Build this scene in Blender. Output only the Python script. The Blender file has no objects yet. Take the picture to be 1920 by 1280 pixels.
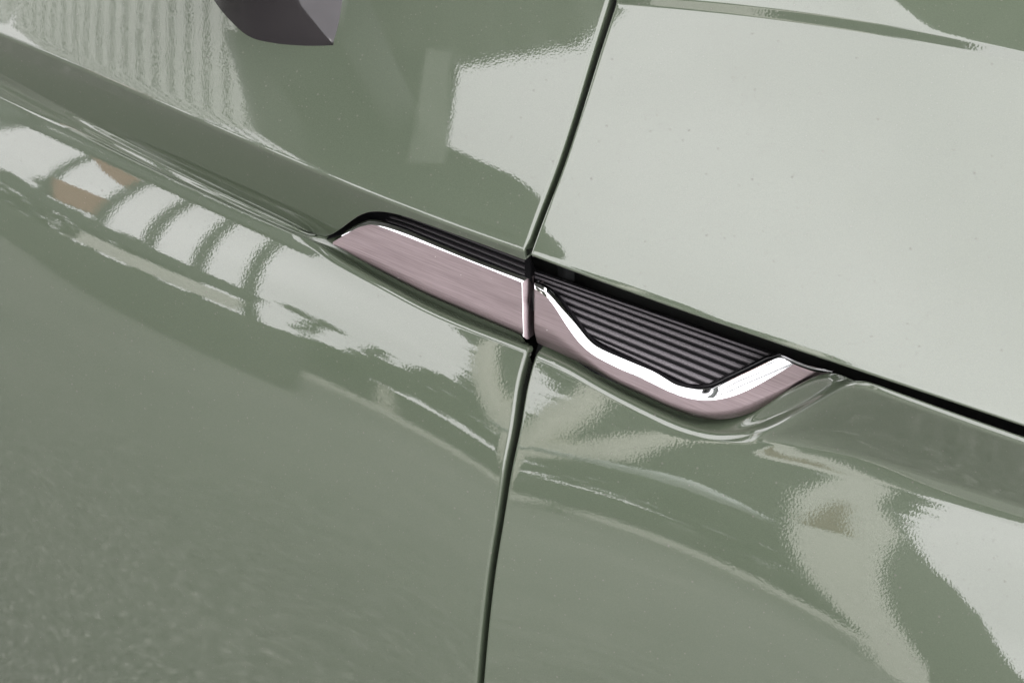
import bpy, math, random
import numpy as np
from mathutils import Vector, Matrix

SC = bpy.context.scene
COL = SC.collection
R = math.radians

# ---------------------------------------------------------------- camera
W0, H0 = 1920.0, 1280.0
ALPHA, PHI, ROLL, DIST, FOV = R(21), R(32), R(11), 0.92, R(31.5)
TARGET = np.array([0.0, 0.0, -0.035])
toc = np.array([math.sin(ALPHA) * math.cos(PHI), -math.cos(ALPHA) * math.cos(PHI), math.sin(PHI)])
CAM = TARGET + DIST * toc
fw = -toc
r0 = np.cross(fw, [0, 0, 1.0]); r0 /= np.linalg.norm(r0)
u0 = np.cross(r0, fw)
rt = math.cos(ROLL) * r0 + math.sin(ROLL) * u0
up = -math.sin(ROLL) * r0 + math.cos(ROLL) * u0
cam_data = bpy.data.cameras.new("camera")
cam = bpy.data.objects.new("camera", cam_data); COL.objects.link(cam)
M = Matrix.Identity(4)
for i in range(3):
    M[i][0], M[i][1], M[i][2], M[i][3] = rt[i], up[i], -fw[i], CAM[i]
cam.matrix_world = M
cam_data.sensor_fit = 'HORIZONTAL'
cam_data.angle = FOV
cam_data.clip_start = 0.02
cam_data.dof.use_dof = True; cam_data.dof.focus_distance = DIST; cam_data.dof.aperture_fstop = 60
cam_data.clip_end = 2000
SC.camera = cam
TANF = math.tan(FOV / 2)

# ---------------------------------------------------------------- sky, sun, exposure
SUN_EL, SUN_AZ = R(50), R(20)
SC.view_settings.view_transform = 'Standard'
SC.view_settings.look = 'None'
SC.view_settings.gamma = 1
SC.view_settings.exposure = 1.58
world = bpy.data.worlds.new("World"); SC.world = world; world.use_nodes = True
nt = world.node_tree; nt.nodes.clear()
wo = nt.nodes.new('ShaderNodeOutputWorld'); bg = nt.nodes.new('ShaderNodeBackground')
sky = nt.nodes.new('ShaderNodeTexSky'); sky.sky_type = 'NISHITA'; sky.sun_disc = False
sky.sun_elevation = SUN_EL; sky.sun_rotation = SUN_AZ
hs = nt.nodes.new('ShaderNodeHueSaturation'); hs.inputs['Saturation'].default_value = 0.12
nt.links.new(sky.outputs[0], hs.inputs['Color'])
# overcast: a bright, slightly uneven cloud sheet over the blue
tcw = nt.nodes.new('ShaderNodeTexCoord')
cn = nt.nodes.new('ShaderNodeTexNoise'); cn.inputs['Scale'].default_value = 2.2; cn.inputs['Detail'].default_value = 5
nt.links.new(tcw.outputs['Generated'], cn.inputs['Vector'])
cr = nt.nodes.new('ShaderNodeValToRGB'); cr.color_ramp.elements[0].position = .3; cr.color_ramp.elements[1].position = .75
cr.color_ramp.elements[0].color = (7.6, 7.38, 7.5, 1); cr.color_ramp.elements[1].color = (10.5, 10.2, 10.4, 1)
nt.links.new(cn.outputs['Fac'], cr.inputs[0])
mx = nt.nodes.new('ShaderNodeMix'); mx.data_type = 'RGBA'; mx.inputs[0].default_value = .88
nt.links.new(hs.outputs[0], mx.inputs[6]); nt.links.new(cr.outputs[0], mx.inputs[7])
nt.links.new(mx.outputs[2], bg.inputs['Color'])
bg.inputs['Strength'].default_value = 0.15
nt.links.new(bg.outputs[0], wo.inputs['Surface'])
sd = bpy.data.lights.new("sun", 'SUN'); sd.energy = 1.0; sd.angle = R(40); sd.color = (1, .97, .92)
so = bpy.data.objects.new("sun", sd); COL.objects.link(so)
sdir = Vector((math.sin(SUN_AZ) * math.cos(SUN_EL), math.cos(SUN_AZ) * math.cos(SUN_EL), math.sin(SUN_EL)))
so.rotation_euler = sdir.to_track_quat('Z', 'Y').to_euler()

# ---------------------------------------------------------------- geometry helpers
BENDK = 0.20
def bend(x): return -BENDK * x * x          # body side is slightly bowed in plan

def ray(px, py):
    nx = (px - W0 / 2) / (W0 / 2) * TANF
    ny = -(py - H0 / 2) / (W0 / 2) * TANF
    d = fw + nx * rt + ny * up
    return d / np.linalg.norm(d)

def at(px, py, o):
    """point of the photograph's line of sight at outward offset o from the body side"""
    d = ray(px, py); x = 0.0
    for _ in range(8):
        t = (-(o + bend(x)) - CAM[1]) / d[1]
        p = CAM + t * d; x = p[0]
    return p

def on_plane(px, py, p0, n):
    d = ray(px, py)
    return CAM + d * (np.dot(np.array(p0) - CAM, n) / np.dot(d, n))

def nrm(e_deg, yaw_deg=0):
    e, a = R(e_deg), R(yaw_deg)
    return np.array([math.sin(a) * math.cos(e), -math.cos(a) * math.cos(e), math.sin(e)])

def curve_smooth(pts, n=200, sig=0.0):
    """arc-length resample of a traced polyline through a Catmull-Rom spline, optional blur"""
    P = np.array(pts, float)
    Q = np.vstack([2 * P[0] - P[1], P, 2 * P[-1] - P[-2]])
    out = []
    for i in range(1, len(Q) - 2):
        p0, p1, p2, p3 = Q[i - 1:i + 3]
        for t in np.linspace(0, 1, 24, endpoint=False):
            out.append(0.5 * ((2 * p1) + (-p0 + p2) * t + (2 * p0 - 5 * p1 + 4 * p2 - p3) * t * t + (-p0 + 3 * p1 - 3 * p2 + p3) * t ** 3))
    out.append(P[-1]); out = np.array(out)
    s = np.r_[0, np.cumsum(np.linalg.norm(np.diff(out, axis=0), axis=1))]
    u = np.linspace(0, s[-1], n)
    C = np.stack([np.interp(u, s, out[:, k]) for k in range(out.shape[1])], 1)
    if sig > 0:
        C = blur(C, sig)
    return C

def blur(C, sig):
    """gaussian blur along axis 0 with the ends held (odd reflection)"""
    h = int(3 * sig) + 1
    k = np.exp(-0.5 * (np.arange(-h, h + 1) / sig) ** 2); k /= k.sum()
    C2 = C if C.ndim > 1 else C[:, None]
    a = 2 * C2[0] - C2[1:h + 1][::-1]; b = 2 * C2[-1] - C2[-h - 1:-1][::-1]
    E = np.vstack([a, C2, b])
    O = np.stack([np.convolve(E[:, j], k, 'valid') for j in range(E.shape[1])], 1)
    return O if C.ndim > 1 else O[:, 0]

XS = np.linspace(-0.80, 0.80, 1601)          # shared stations along the body, 1 mm apart
class Rail:
    """a feature line of the body: height z and outward offset o as functions of x"""
    def __init__(self, pts, o, deg=3, sig=0, extrap=60):
        P = []
        for i, q in enumerate(pts):
            oo = o[i] if isinstance(o, (list, tuple, np.ndarray)) else o
            p = at(q[0], q[1], oo); P.append((p[0], p[2], oo))
        P = np.array(P); self.P = P
        if deg:
            x0, x1 = P[0, 0], P[-1, 0]
            cz = np.polyfit(P[:, 0], P[:, 1], deg); co = np.polyfit(P[:, 0], P[:, 2], min(deg, 2) if np.ptp(P[:, 2]) > 0 else 0)
            z = np.polyval(cz, XS); oo = np.polyval(co, XS)
        else:
            o_s = np.argsort(P[:, 0]); x0, x1 = P[o_s[0], 0], P[o_s[-1], 0]
            C = curve_smooth(P[o_s], 800)
            z = np.interp(XS, C[:, 0], C[:, 1]); oo = np.interp(XS, C[:, 0], C[:, 2])
        def ext(v):
            i0 = np.searchsorted(XS, x0); i1 = np.searchsorted(XS, x1) - 1
            i0 = max(i0, 1); i1 = min(i1, len(XS) - 2)
            k = extrap
            s0 = (v[min(i0 + k, i1)] - v[i0]) / (XS[min(i0 + k, i1)] - XS[i0]); s1 = (v[i1] - v[max(i1 - k, i0)]) / (XS[i1] - XS[max(i1 - k, i0)])
            v = v.copy()
            v[:i0] = v[i0] + s0 * (XS[:i0] - XS[i0]); v[i1 + 1:] = v[i1] + s1 * (XS[i1 + 1:] - XS[i1])
            return v
        z, oo = ext(z), ext(oo)
        if sig: z, oo = blur(z, sig), blur(oo, sig)
        self.z, self.o = z, oo
    def copy(self):
        r = object.__new__(Rail); r.z, r.o = self.z.copy(), self.o.copy(); return r

def arr(v): return np.full(len(XS), float(v)) if np.isscalar(v) else np.asarray(v, float)

def drop(r, z, e0, e1):
    """rail reached from rail r at height z when the slope runs from e0 to e1 (degrees)"""
    n = object.__new__(Rail); n.z = arr(z)
    em = np.radians((arr(e0) + arr(e1)) / 2)
    n.o = r.o - (n.z - r.z) * np.tan(em)
    return n

def traced_drop(r, pts, e0, e1, deg=3, sig=0):
    """like drop(), with the height traced in the photograph"""
    o = [0.0] * len(pts)
    for _ in range(6):
        P = [at(q[0], q[1], oo) for q, oo in zip(pts, o)]
        o = []
        for p in P:
            i = int(np.clip(round((p[0] + .8) * 1000), 0, 1600))
            em = R((arr(e0)[i] + arr(e1)[i]) / 2)
            o.append(r.o[i] - (p[2] - r.z[i]) * math.tan(em))
    t = Rail(pts, o, deg, sig)
    return drop(r, t.z, e0, e1)

def sections(nodes):
    """nodes: list of (rail, e_in, e_out, fillet, samples to next). Returns Z,O arrays [v, x]."""
    Zs, Os = [], []
    prev = None
    pieces = []
    for k, (r, ei, eo, fil, n) in enumerate(nodes):
        ei, eo = np.radians(arr(ei)), np.radians(arr(eo))
        P = np.stack([r.z, r.o])
        ti = np.stack([-np.cos(ei), np.sin(ei)]); to = np.stack([-np.cos(eo), np.sin(eo)])
        f = arr(fil)
        pieces.append((P - ti * f, ti, P + to * f, to, bool(np.any(f > 0)), n))
    def herm(Pa, ta, Pb, tb, n, first):
        L = np.linalg.norm(Pb - Pa, axis=0)
        for s in np.linspace(0, 1, n + 1)[(0 if first else 1):]:
            h00, h10, h01, h11 = 2*s**3-3*s**2+1, s**3-2*s**2+s, -2*s**3+3*s**2, s**3-s**2
            q = h00*Pa + h10*L*ta + h01*Pb + h11*L*tb
            Zs.append(q[0]); Os.append(q[1])
    first = True
    for k in range(len(pieces)):
        a = pieces[k]
        if a[4]:
            herm(a[0], a[1], a[2], a[3], 7, first); first = False
        if k + 1 < len(pieces):
            b = pieces[k + 1]
            herm(a[2], a[3], b[0], b[1], a[5], first); first = False
    return np.array(Zs), np.array(Os)

def grid_normals(G):
    du = np.gradient(G, axis=1); dv = np.gradient(G, axis=0)
    n = np.cross(du, dv); n /= np.linalg.norm(n, axis=2, keepdims=True) + 1e-12
    return n

def hem(G, side, rad=0.0025, depth=0.02, nseg=6, flip=-1.0, turn=90.0, fold=None):
    """roll the edge of a sheet over and fold it inwards, as pressed sheet metal is"""
    n = grid_normals(G) * flip
    if side == 'x1': b, nb, q = G[:, -1], n[:, -1], G[:, -2]
    if side == 'x0': b, nb, q = G[:, 0], n[:, 0], G[:, 1]
    if side == 'v1': b, nb, q = G[-1], n[-1], G[-2]
    if side == 'v0': b, nb, q = G[0], n[0], G[1]
    t = b - q; t -= nb * np.sum(t * nb, 1, keepdims=True); t /= np.linalg.norm(t, axis=1, keepdims=True) + 1e-12
    rings = []
    for i in range(1, nseg + 1):
        a = R(turn) * i / nseg
        rings.append(b + rad * (math.sin(a) * t - (1 - math.cos(a)) * nb))
    last = rings[-1]
    dv = math.cos(R(turn)) * t - math.sin(R(turn)) * nb
    if fold is not None: dv = np.broadcast_to(np.array(fold, float), nb.shape)
    for dd in (0.3, 1.0): rings.append(last + dv * depth * dd)
    rings = np.array(rings)
    if side == 'x1': return np.concatenate([G, rings.transpose(1, 0, 2)], 1)
    if side == 'x0': return np.concatenate([rings[::-1].transpose(1, 0, 2), G], 1)
    if side == 'v1': return np.concatenate([G, rings], 0)
    if side == 'v0': return np.concatenate([rings[::-1], G], 0)

def TAPER(n, end, k):
    t = np.ones((n + (8 if end else 0), 1)); r = np.linspace(0, 1, k)[:, None]
    if end: t[-k:] = r[::-1]
    else: t[:k] = r
    return t

def mesh_from_grids(name, grids, mats, parent=None, flip=False, sharp=None):
    V, F, MI = [], [], []
    for gi, G in enumerate(grids):
        nv, nu = G.shape[:2]; base = len(V)
        V.extend(map(tuple, G.reshape(-1, 3)))
        idx = np.arange(nv * nu).reshape(nv, nu) + base
        a, b, c, d = idx[:-1, :-1].ravel(), idx[:-1, 1:].ravel(), idx[1:, 1:].ravel(), idx[1:, :-1].ravel()
        q = np.stack([a, d, c, b], 1) if not flip else np.stack([a, b, c, d], 1)
        F.extend(q.tolist()); MI.extend([min(gi, len(mats) - 1)] * len(q))
    me = bpy.data.meshes.new(name); me.from_pydata(V, [], F)
    for m in mats: me.materials.append(m)
    me.polygons.foreach_set('use_smooth', [True] * len(F))
    me.polygons.foreach_set('material_index', MI)
    me.update()
    if sharp: me.set_sharp_from_angle(angle=R(sharp))
    ob = bpy.data.objects.new(name, me); COL.objects.link(ob)
    if parent is not None: ob.parent = parent
    return ob

def mesh_poly(name, V, F, mats, parent=None, smooth=False, MI=None, sharp=None):
    me = bpy.data.meshes.new(name); me.from_pydata([tuple(map(float, v)) for v in V], [], F)
    for m in mats: me.materials.append(m)
    if MI: me.polygons.foreach_set('material_index', MI)
    if smooth or sharp: me.polygons.foreach_set('use_smooth', [True] * len(F))
    me.update()
    if sharp: me.set_sharp_from_angle(angle=R(sharp))
    ob = bpy.data.objects.new(name, me); COL.objects.link(ob)
    if parent is not None: ob.parent = parent
    return ob

def empty(name, loc, label=None, cat=None, group=None):
    o = bpy.data.objects.new(name, None); COL.objects.link(o); o.location = loc
    o.empty_display_size = .05
    if label: o['label'] = label
    if cat: o['category'] = cat
    if group: o['group'] = group
    return o

# ---------------------------------------------------------------- materials
def new_mat(name):
    m = bpy.data.materials.new(name); m.use_nodes = True
    n = m.node_tree; b = n.nodes['Principled BSDF']
    return m, n, b

def noise(n, scale, detail=2, rough=.5, coord=None, w=None):
    t = n.nodes.new('ShaderNodeTexNoise'); t.inputs['Scale'].default_value = scale
    t.inputs['Detail'].default_value = detail; t.inputs['Roughness'].default_value = rough
    if coord is not None: n.links.new(coord, t.inputs['Vector'])
    return t

def objcoord(n, scale=(1, 1, 1), rot=(0, 0, 0)):
    tc = n.nodes.new('ShaderNodeTexCoord'); mp = n.nodes.new('ShaderNodeMapping')
    mp.inputs['Scale'].default_value = scale; mp.inputs['Rotation'].default_value = rot
    n.links.new(tc.outputs['Object'], mp.inputs['Vector'])
    return mp.outputs['Vector']

def ramp(n, src, p0, p1, c0=(0, 0, 0, 1), c1=(1, 1, 1, 1)):
    r = n.nodes.new('ShaderNodeValToRGB'); r.color_ramp.elements[0].position = p0; r.color_ramp.elements[1].position = p1
    r.color_ramp.elements[0].color = c0; r.color_ramp.elements[1].color = c1
    n.links.new(src, r.inputs[0]); return r

def mixcol(n, fac, a, b):
    m = n.nodes.new('ShaderNodeMix'); m.data_type = 'RGBA'
    if isinstance(fac, float): m.inputs[0].default_value = fac
    else: n.links.new(fac, m.inputs[0])
    for i, v in ((6, a), (7, b)):
        if isinstance(v, tuple): m.inputs[i].default_value = v
        else: n.links.new(v, m.inputs[i])
    return m.outputs[2]

def make_paint():
    m, n, b = new_mat("sage_paint")
    co = objcoord(n)
    flake = noise(n, 1700, 2, .7, co)
    base = mixcol(n, flake.outputs['Fac'], (.048, .066, .041, 1), (.094, .117, .080, 1))
    # dust: fine pale specks of two sizes and a thin uneven film, dulling the clear coat where they lie
    masks = []
    for sc_, thr, rad in ((230, .25, .15), (450, .35, .19)):
        vor = n.nodes.new('ShaderNodeTexVoronoi'); vor.inputs['Scale'].default_value = sc_
        n.links.new(co, vor.inputs['Vector'])
        rnd = n.nodes.new('ShaderNodeSeparateColor'); n.links.new(vor.outputs['Color'], rnd.inputs[0])
        size = n.nodes.new('ShaderNodeMapRange'); size.inputs[1].default_value = thr; size.inputs[2].default_value = 1.0
        size.inputs[3].default_value = 0.0; size.inputs[4].default_value = rad
        n.links.new(rnd.outputs[0], size.inputs[0])
        sub_ = n.nodes.new('ShaderNodeMath'); sub_.operation = 'SUBTRACT'
        n.links.new(size.outputs[0], sub_.inputs[0]); n.links.new(vor.outputs['Distance'], sub_.inputs[1])
        sm = n.nodes.new('ShaderNodeMapRange'); sm.inputs[1].default_value = 0; sm.inputs[2].default_value = .03
        n.links.new(sub_.outputs[0], sm.inputs[0]); masks.append(sm.outputs[0])
    mxm = n.nodes.new('ShaderNodeMath'); mxm.operation = 'MAXIMUM'
    n.links.new(masks[0], mxm.inputs[0]); n.links.new(masks[1], mxm.inputs[1])
    mk = n.nodes.new('ShaderNodeMath'); mk.operation = 'MULTIPLY'; mk.inputs[1].default_value = .62
    n.links.new(mxm.outputs[0], mk.inputs[0])
    film = noise(n, 14, 5, .65, co); ff = ramp(n, film.outputs['Fac'], .35, .75, (0, 0, 0, 1), (.05, .05, .05, 1))
    fsum = n.nodes.new('ShaderNodeMath'); fsum.operation = 'ADD'; fsum.use_clamp = True
    n.links.new(mk.outputs[0], fsum.inputs[0]); n.links.new(ff.outputs[0], fsum.inputs[1])
    col = mixcol(n, fsum.outputs[0], base, (.13, .127, .112, 1))
    n.links.new(col, b.inputs['Base Color'])
    cw = n.nodes.new('ShaderNodeMath'); cw.operation = 'MULTIPLY_ADD'; cw.inputs[1].default_value = -.9; cw.inputs[2].default_value = 1.0
    n.links.new(mk.outputs[0], cw.inputs[0]); n.links.new(cw.outputs[0], b.inputs['Coat Weight'])
    b.inputs['Roughness'].default_value = .55
    b.inputs['Specular IOR Level'].default_value = .25
    b.inputs['Coat Roughness'].default_value = .02
    b.inputs['Coat IOR'].default_value = 1.9
    # orange peel on the clear coat
    op = noise(n, 850, 1, .4, co); op2 = noise(n, 70, 1, .4, co)
    add = n.nodes.new('ShaderNodeMath'); add.operation = 'MULTIPLY_ADD'; add.inputs[1].default_value = 1.2
    n.links.new(op2.outputs['Fac'], add.inputs[0]); n.links.new(op.outputs['Fac'], add.inputs[2])
    bp = n.nodes.new('ShaderNodeBump'); bp.inputs['Strength'].default_value = 1.0; bp.inputs['Distance'].default_value = .0000075
    n.links.new(add.outputs[0], bp.inputs['Height']); n.links.new(bp.outputs[0], b.inputs['Coat Normal'])
    return m
PAINT = make_paint()

def make_brushed():
    m, n, b = new_mat("brushed_copper_metal")
    co = objcoord(n, (45, 2000, 2000), (0, 0, 0))
    s = noise(n, 1, 3, .6, co)
    col = ramp(n, s.outputs['Fac'], .3, .7, (.248, .202, .211, 1), (.338, .281, .291, 1))
    vor = n.nodes.new('ShaderNodeTexVoronoi'); vor.inputs['Scale'].default_value = 300
    co2 = objcoord(n); n.links.new(co2, vor.inputs['Vector'])
    rnd = n.nodes.new('ShaderNodeSeparateColor'); n.links.new(vor.outputs['Color'], rnd.inputs[0])
    size = n.nodes.new('ShaderNodeMapRange'); size.inputs[1].default_value = .8; size.inputs[2].default_value = 1.0
    size.inputs[3].default_value = 0.0; size.inputs[4].default_value = .10
    n.links.new(rnd.outputs[0], size.inputs[0])
    lt = n.nodes.new('ShaderNodeMath'); lt.operation = 'LESS_THAN'
    n.links.new(vor.outputs['Distance'], lt.inputs[0]); n.links.new(size.outputs[0], lt.inputs[1])
    c = mixcol(n, lt.outputs[0], col.outputs[0], (.6, .57, .54, 1))
    n.links.new(c, b.inputs['Base Color'])
    inv = n.nodes.new('ShaderNodeMath'); inv.operation = 'SUBTRACT'; inv.inputs[0].default_value = 1.0
    n.links.new(lt.outputs[0], inv.inputs[1]); n.links.new(inv.outputs[0], b.inputs['Metallic'])
    b.inputs['Roughness'].default_value = .42
    b.inputs['Anisotropic'].default_value = .6
    bp = n.nodes.new('ShaderNodeBump'); bp.inputs['Distance'].default_value = .00002
    n.links.new(s.outputs['Fac'], bp.inputs['Height']); n.links.new(bp.outputs[0], b.inputs['Normal'])
    return m
BRUSHED = make_brushed()

def simple(name, col, rough, metal=0, spec=.5, coat=0, nscale=0, namp=0.0, bump=0.0):
    m, n, b = new_mat(name)
    b.inputs['Base Color'].default_value = (*col, 1)
    b.inputs['Roughness'].default_value = rough; b.inputs['Metallic'].default_value = metal
    b.inputs['Specular IOR Level'].default_value = spec; b.inputs['Coat Weight'].default_value = coat
    if nscale:
        t = noise(n, nscale, 4, .6, objcoord(n))
        a = tuple(c * (1 - namp) for c in col) + (1,); z = tuple(c * (1 + namp) for c in col) + (1,)
        n.links.new(ramp(n, t.outputs['Fac'], .3, .7, a, z).outputs[0], b.inputs['Base Color'])
        if bump:
            bp = n.nodes.new('ShaderNodeBump'); bp.inputs['Distance'].default_value = bump
            n.links.new(t.outputs['Fac'], bp.inputs['Height']); n.links.new(bp.outputs[0], b.inputs['Normal'])
    return m
CHROME = simple("chrome", (.74, .74, .76), .05, 1)
SATIN = simple("satin_black_plastic", (.135, .125, .136), .30, 0, .5, nscale=1500, namp=.3, bump=.00002)
DARKRIB = simple("dark_rib_plastic", (.035, .032, .036), .35, 0, .5, nscale=1500, namp=.3)
GLOSS = simple("gloss_black_plastic", (.006, .006, .007), .12, 0, .5, nscale=300, namp=.2)
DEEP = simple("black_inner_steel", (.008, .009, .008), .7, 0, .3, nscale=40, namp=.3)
MIRROR_PLASTIC = simple("grained_mirror_plastic", (.013, .011, .013), .26, 0, .55, nscale=2200, namp=.25, bump=.00003)
MATT = simple("matt_black_backing", (.006, .006, .007), .65, 0, .15, nscale=300, namp=.2)
RUBBER = simple("black_rubber", (.012, .013, .013), .6, 0, .4, nscale=500, namp=.3)

# ---------------------------------------------------------------- the car body: feature lines
car = empty("parked_car", (0, 0, -0.95), "sage green parked car with brushed copper trim across its door and fender seam", "car")

def part_parent(o, p):
    o.parent = p
    o.matrix_parent_inverse = Matrix.Translation(-Vector(p.location)) if p is car else Matrix.Identity(4)
    return o

# door rails
dA = Rail([(0, 65), (100, 108), (200, 151), (300, 194), (400, 238), (480, 272), (600, 325), (682, 360), (732, 380), (860, 427), (976, 469)], 0.0, 3)
LIP = -.012                                   # offset of the door skin below the shoulder
E_C, E_H = 39.0, 17.0
class Skin:
    """smooth lower door or wing skin: slope runs from E_C at rail c to E_H at the traced line d"""
    def __init__(self, c_pts, d_pts, degc, degd):
        self.c = Rail(c_pts, LIP, degc)
        self.d = traced_drop(self.c, d_pts, E_C, E_H, degd)
    def e(self, i, z):
        return E_H + (E_C - E_H) * (z - self.d.z[i]) / (self.c.z[i] - self.d.z[i])
    def o(self, i, z):
        return self.d.o[i] - (z - self.d.z[i]) * np.tan(np.radians((E_H + self.e(i, z)) / 2))
    def trace(self, pts, deg=0, sig=0, off=0.0):
        """rail of a photographed line lying on the skin (or off it by off)"""
        off = np.broadcast_to(np.asarray(off, float), (len(pts),)); o = [LIP] * len(pts)
        for _ in range(12):
            P = [at(q[0], q[1], oo) for q, oo in zip(pts, o)]
            o = [self.o(int(np.clip(round((p[0] + .8) * 1000), 0, 1600)), p[2]) + f for p, f in zip(P, off)]
        return Rail(pts, o, deg, sig)
    def eat(self, r):
        return self.e(np.arange(len(XS)), r.z)
dD_pts = [(0, 445), (183, 530), (283, 573), (440, 637), (617, 707), (717, 747), (773, 773), (840, 817), (920, 880)]
dC_pts = [(0, 190), (150, 260), (250, 308), (330, 346), (420, 388), (500, 424), (560, 449), (594, 464), (612, 480), (638, 495), (716, 537), (794, 579), (872, 613), (951, 643), (990, 658)]
DS = Skin(dC_pts, dD_pts, 2, 3)
dC = DS.trace(dC_pts, 0, 5); dD = DS.d
dB_pts = [(0, 138), (33, 155), (247, 268), (417, 352), (533, 408), (585, 436), (604, 444), (622, 440), (645, 424), (674, 403), (695, 397), (716, 397), (755, 405), (820, 428), (898, 456), (1000, 494)]
dB_o = [-.0145, -.015, -.0165, -.0175, -.0185, -.0205, -.0235, -.0265, -.029, -.0305, -.031, -.031, -.031, -.031, -.031, -.031]
def face_o(px, py, e):
    o = -.01
    for _ in range(10):
        p = at(px, py, o); o = -(np.interp(p[0], XS, dA.z) - p[2]) * math.tan(R(e))
    return o
dB_o = [face_o(q[0], q[1], np.interp(q[0], [0, 600, 1000], [22.3, 24, 24])) for q in dB_pts]
dB = Rail(dB_pts, dB_o, 0, 4)
dG_pts = [(0, 152), (33, 169), (247, 281), (417, 364), (533, 418), (585, 444), (604, 450), (622, 436), (660, 380), (716, 322), (794, 342), (898, 381), (1000, 421)]
dG_o = [-.0146, -.0149, -.0160, -.0168, -.0180, -.0205, -.0245, -.0330, -.042, -.046, -.046, -.046, -.046]
dG = Rail(dG_pts, dG_o, 0, 4)
dC0_pts = [(0, 166), (33, 183), (247, 294), (417, 376), (533, 428), (590, 449), (612, 456), (638, 466), (716, 511), (794, 550), (872, 585), (985, 632)]
dC0_o = [-.0138, -.0140, -.0148, -.0152, -.0160, -.0185, -.0215, -.0235, -.0245, -.0245, -.0245, -.0245]
dC0 = Rail(dC0_pts, dC0_o, 0, 4)
dE = drop(dD, dD.z - .14, E_H, 3)
dF = drop(dE, dE.z - .30, 3, -10)
# weight: 1 inside the trim recess, 0 where the groove runs plain
X_TIP = at(606, 455, -.02)[0]
wt = 1 / (1 + np.exp(-(XS - X_TIP) / .007))
# upper door
dT1 = drop(dA, dA.z + .12, 45, 41)
dT2 = drop(dT1, dT1.z + .16, 49, 45)
EA_UP = 41.0
# slope of the face under the crease
angAB = -np.degrees(np.arctan((dA.o - dB.o) / (dA.z - dB.z)))
door_nodes_up = [(dT2, 49, 49, 0, 30), (dT1, 45, 45, 0, 30), (dA, EA_UP, angAB, .0016, 26)]
angBG = np.degrees(np.arctan2((dG.o - dB.o), (dB.z - dG.z)))
eC0_in = (1 - wt) * 12 + wt * 75
eC0_out = (1 - wt) * 12 + wt * 38
door_nodes = door_nodes_up + [
    (dB, angAB, (1 - wt) * -12 + wt * -86, .0006, 10),
    (dG, (1 - wt) * 0 + wt * -80, (1 - wt) * 0 + wt * 5, 0, 12),
    (dC0, eC0_in, eC0_out, .0004, 12),
    (dC, (1 - wt) * (E_C - 2) + wt * 72, DS.eat(dC), 0.0018, 50),
    (dD, E_H, E_H, 0, 40), (dE, 3, 3, 0, 30), (dF, -10, -10, 0, 1)]


# wing rails
fC_sm = [(960, 666), (1063, 714), (1200, 775), (1340, 826), (1450, 856), (1530, 872), (1600, 888), (1660, 905), (1753, 936), (1915, 990)]
fD_pts = [(967, 905), (1040, 936), (1133, 966), (1213, 983), (1280, 1004), (1387, 1043), (1493, 1106), (1563, 1146), (1680, 1230), (1743, 1280)]
FS = Skin(fC_sm, fD_pts, 2, 2)
fA_pts = [(960, 642), (1013, 668), (1063, 690), (1130, 730), (1213, 773), (1280, 803), (1340, 817), (1380, 815), (1419, 804), (1465, 786), (1511, 763), (1565, 733), (1585, 724), (1606, 719), (1640, 731), (1700, 753), (1800, 789), (1920, 831)]
_l = FS.trace(fA_pts[:9], 0, 0)
lip_o = [_l.o[int(round((at(q[0], q[1], LIP)[0] + .8) * 1000))] for q in fA_pts[:9]]
fA = Rail(fA_pts, lip_o + [lip_o[-1] + .002, lip_o[-1] + .0045, -.0055, -.0035, -.0015, -.001, -.001, -.001, -.001], 0, 5)
fB_pts = [(960, 652), (1013, 678), (1063, 700), (1130, 740), (1213, 783), (1280, 813), (1340, 829), (1400, 833), (1450, 830), (1530, 838), (1600, 852), (1660, 868), (1753, 900), (1915, 950)]
fB = FS.trace(fB_pts, 0, 14, [0] * 7 + [.0006, .0016, .0032, .0042, .0046, .0046, .0046])
print('fender A-B o', fA.o[[1000,1040]], fB.o[[1000,1040]], 'z', fA.z[[1000,1040]], fB.z[[1000,1040]])
fC = FS.trace([(960, 690), (1013, 714), (1063, 738), (1130, 772), (1213, 812), (1280, 842), (1340, 858), (1400, 866), (1450, 870), (1530, 880), (1600, 892), (1660, 908), (1753, 939), (1915, 992)], 0, 30)
fD = FS.d
fE = drop(fD, fD.z - .14, E_H, 3)
fF = drop(fE, fE.z - .30, 3, -10)
f0_pts = [(960, 618), (1003, 638), (1080, 676), (1157, 719), (1247, 759), (1300, 779), (1347, 783), (1380, 779), (1407, 770), (1469, 736), (1532, 704), (1565, 700), (1606, 716), (1640, 728), (1700, 750), (1800, 786), (1920, 828)]
f0_o = [-.0245] * 9 + [-.0235, -.020, -.015, -.010, -.009, -.009, -.009, -.009]
fO = Rail(f0_pts, f0_o, 0, 3)
X_FTIP = at(1462, 800, -.01)[0]
wf = 1 / (1 + np.exp((XS - X_FTIP) / .010))      # 1 beside the trim, 0 ahead of it
angfA = np.where(fA.z - fB.z > 1e-4, -np.degrees(np.arctan((fA.o - fB.o) / np.maximum(fA.z - fB.z, 1e-4))), 0)
angfA = blur(np.clip(angfA, -45, 30), 10)
eB_in = wf * FS.eat(fB) + (1 - wf) * (angfA + 4)
eB_out = wf * FS.eat(fB) + (1 - wf) * 12
fender_nodes = [(fO, 20, 60, 0, 12), (fA, wf * 72 + (1 - wf) * 42, wf * FS.eat(fA) + (1 - wf) * (angfA - 2), .0022, 16),
                (fB, eB_in, eB_out, 0, 14), (fC, FS.eat(fC), FS.eat(fC), 0, 54), (fD, E_H, E_H, 0, 40), (fE, 3, 3, 0, 30), (fF, -10, -10, 0, 1)]

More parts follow.
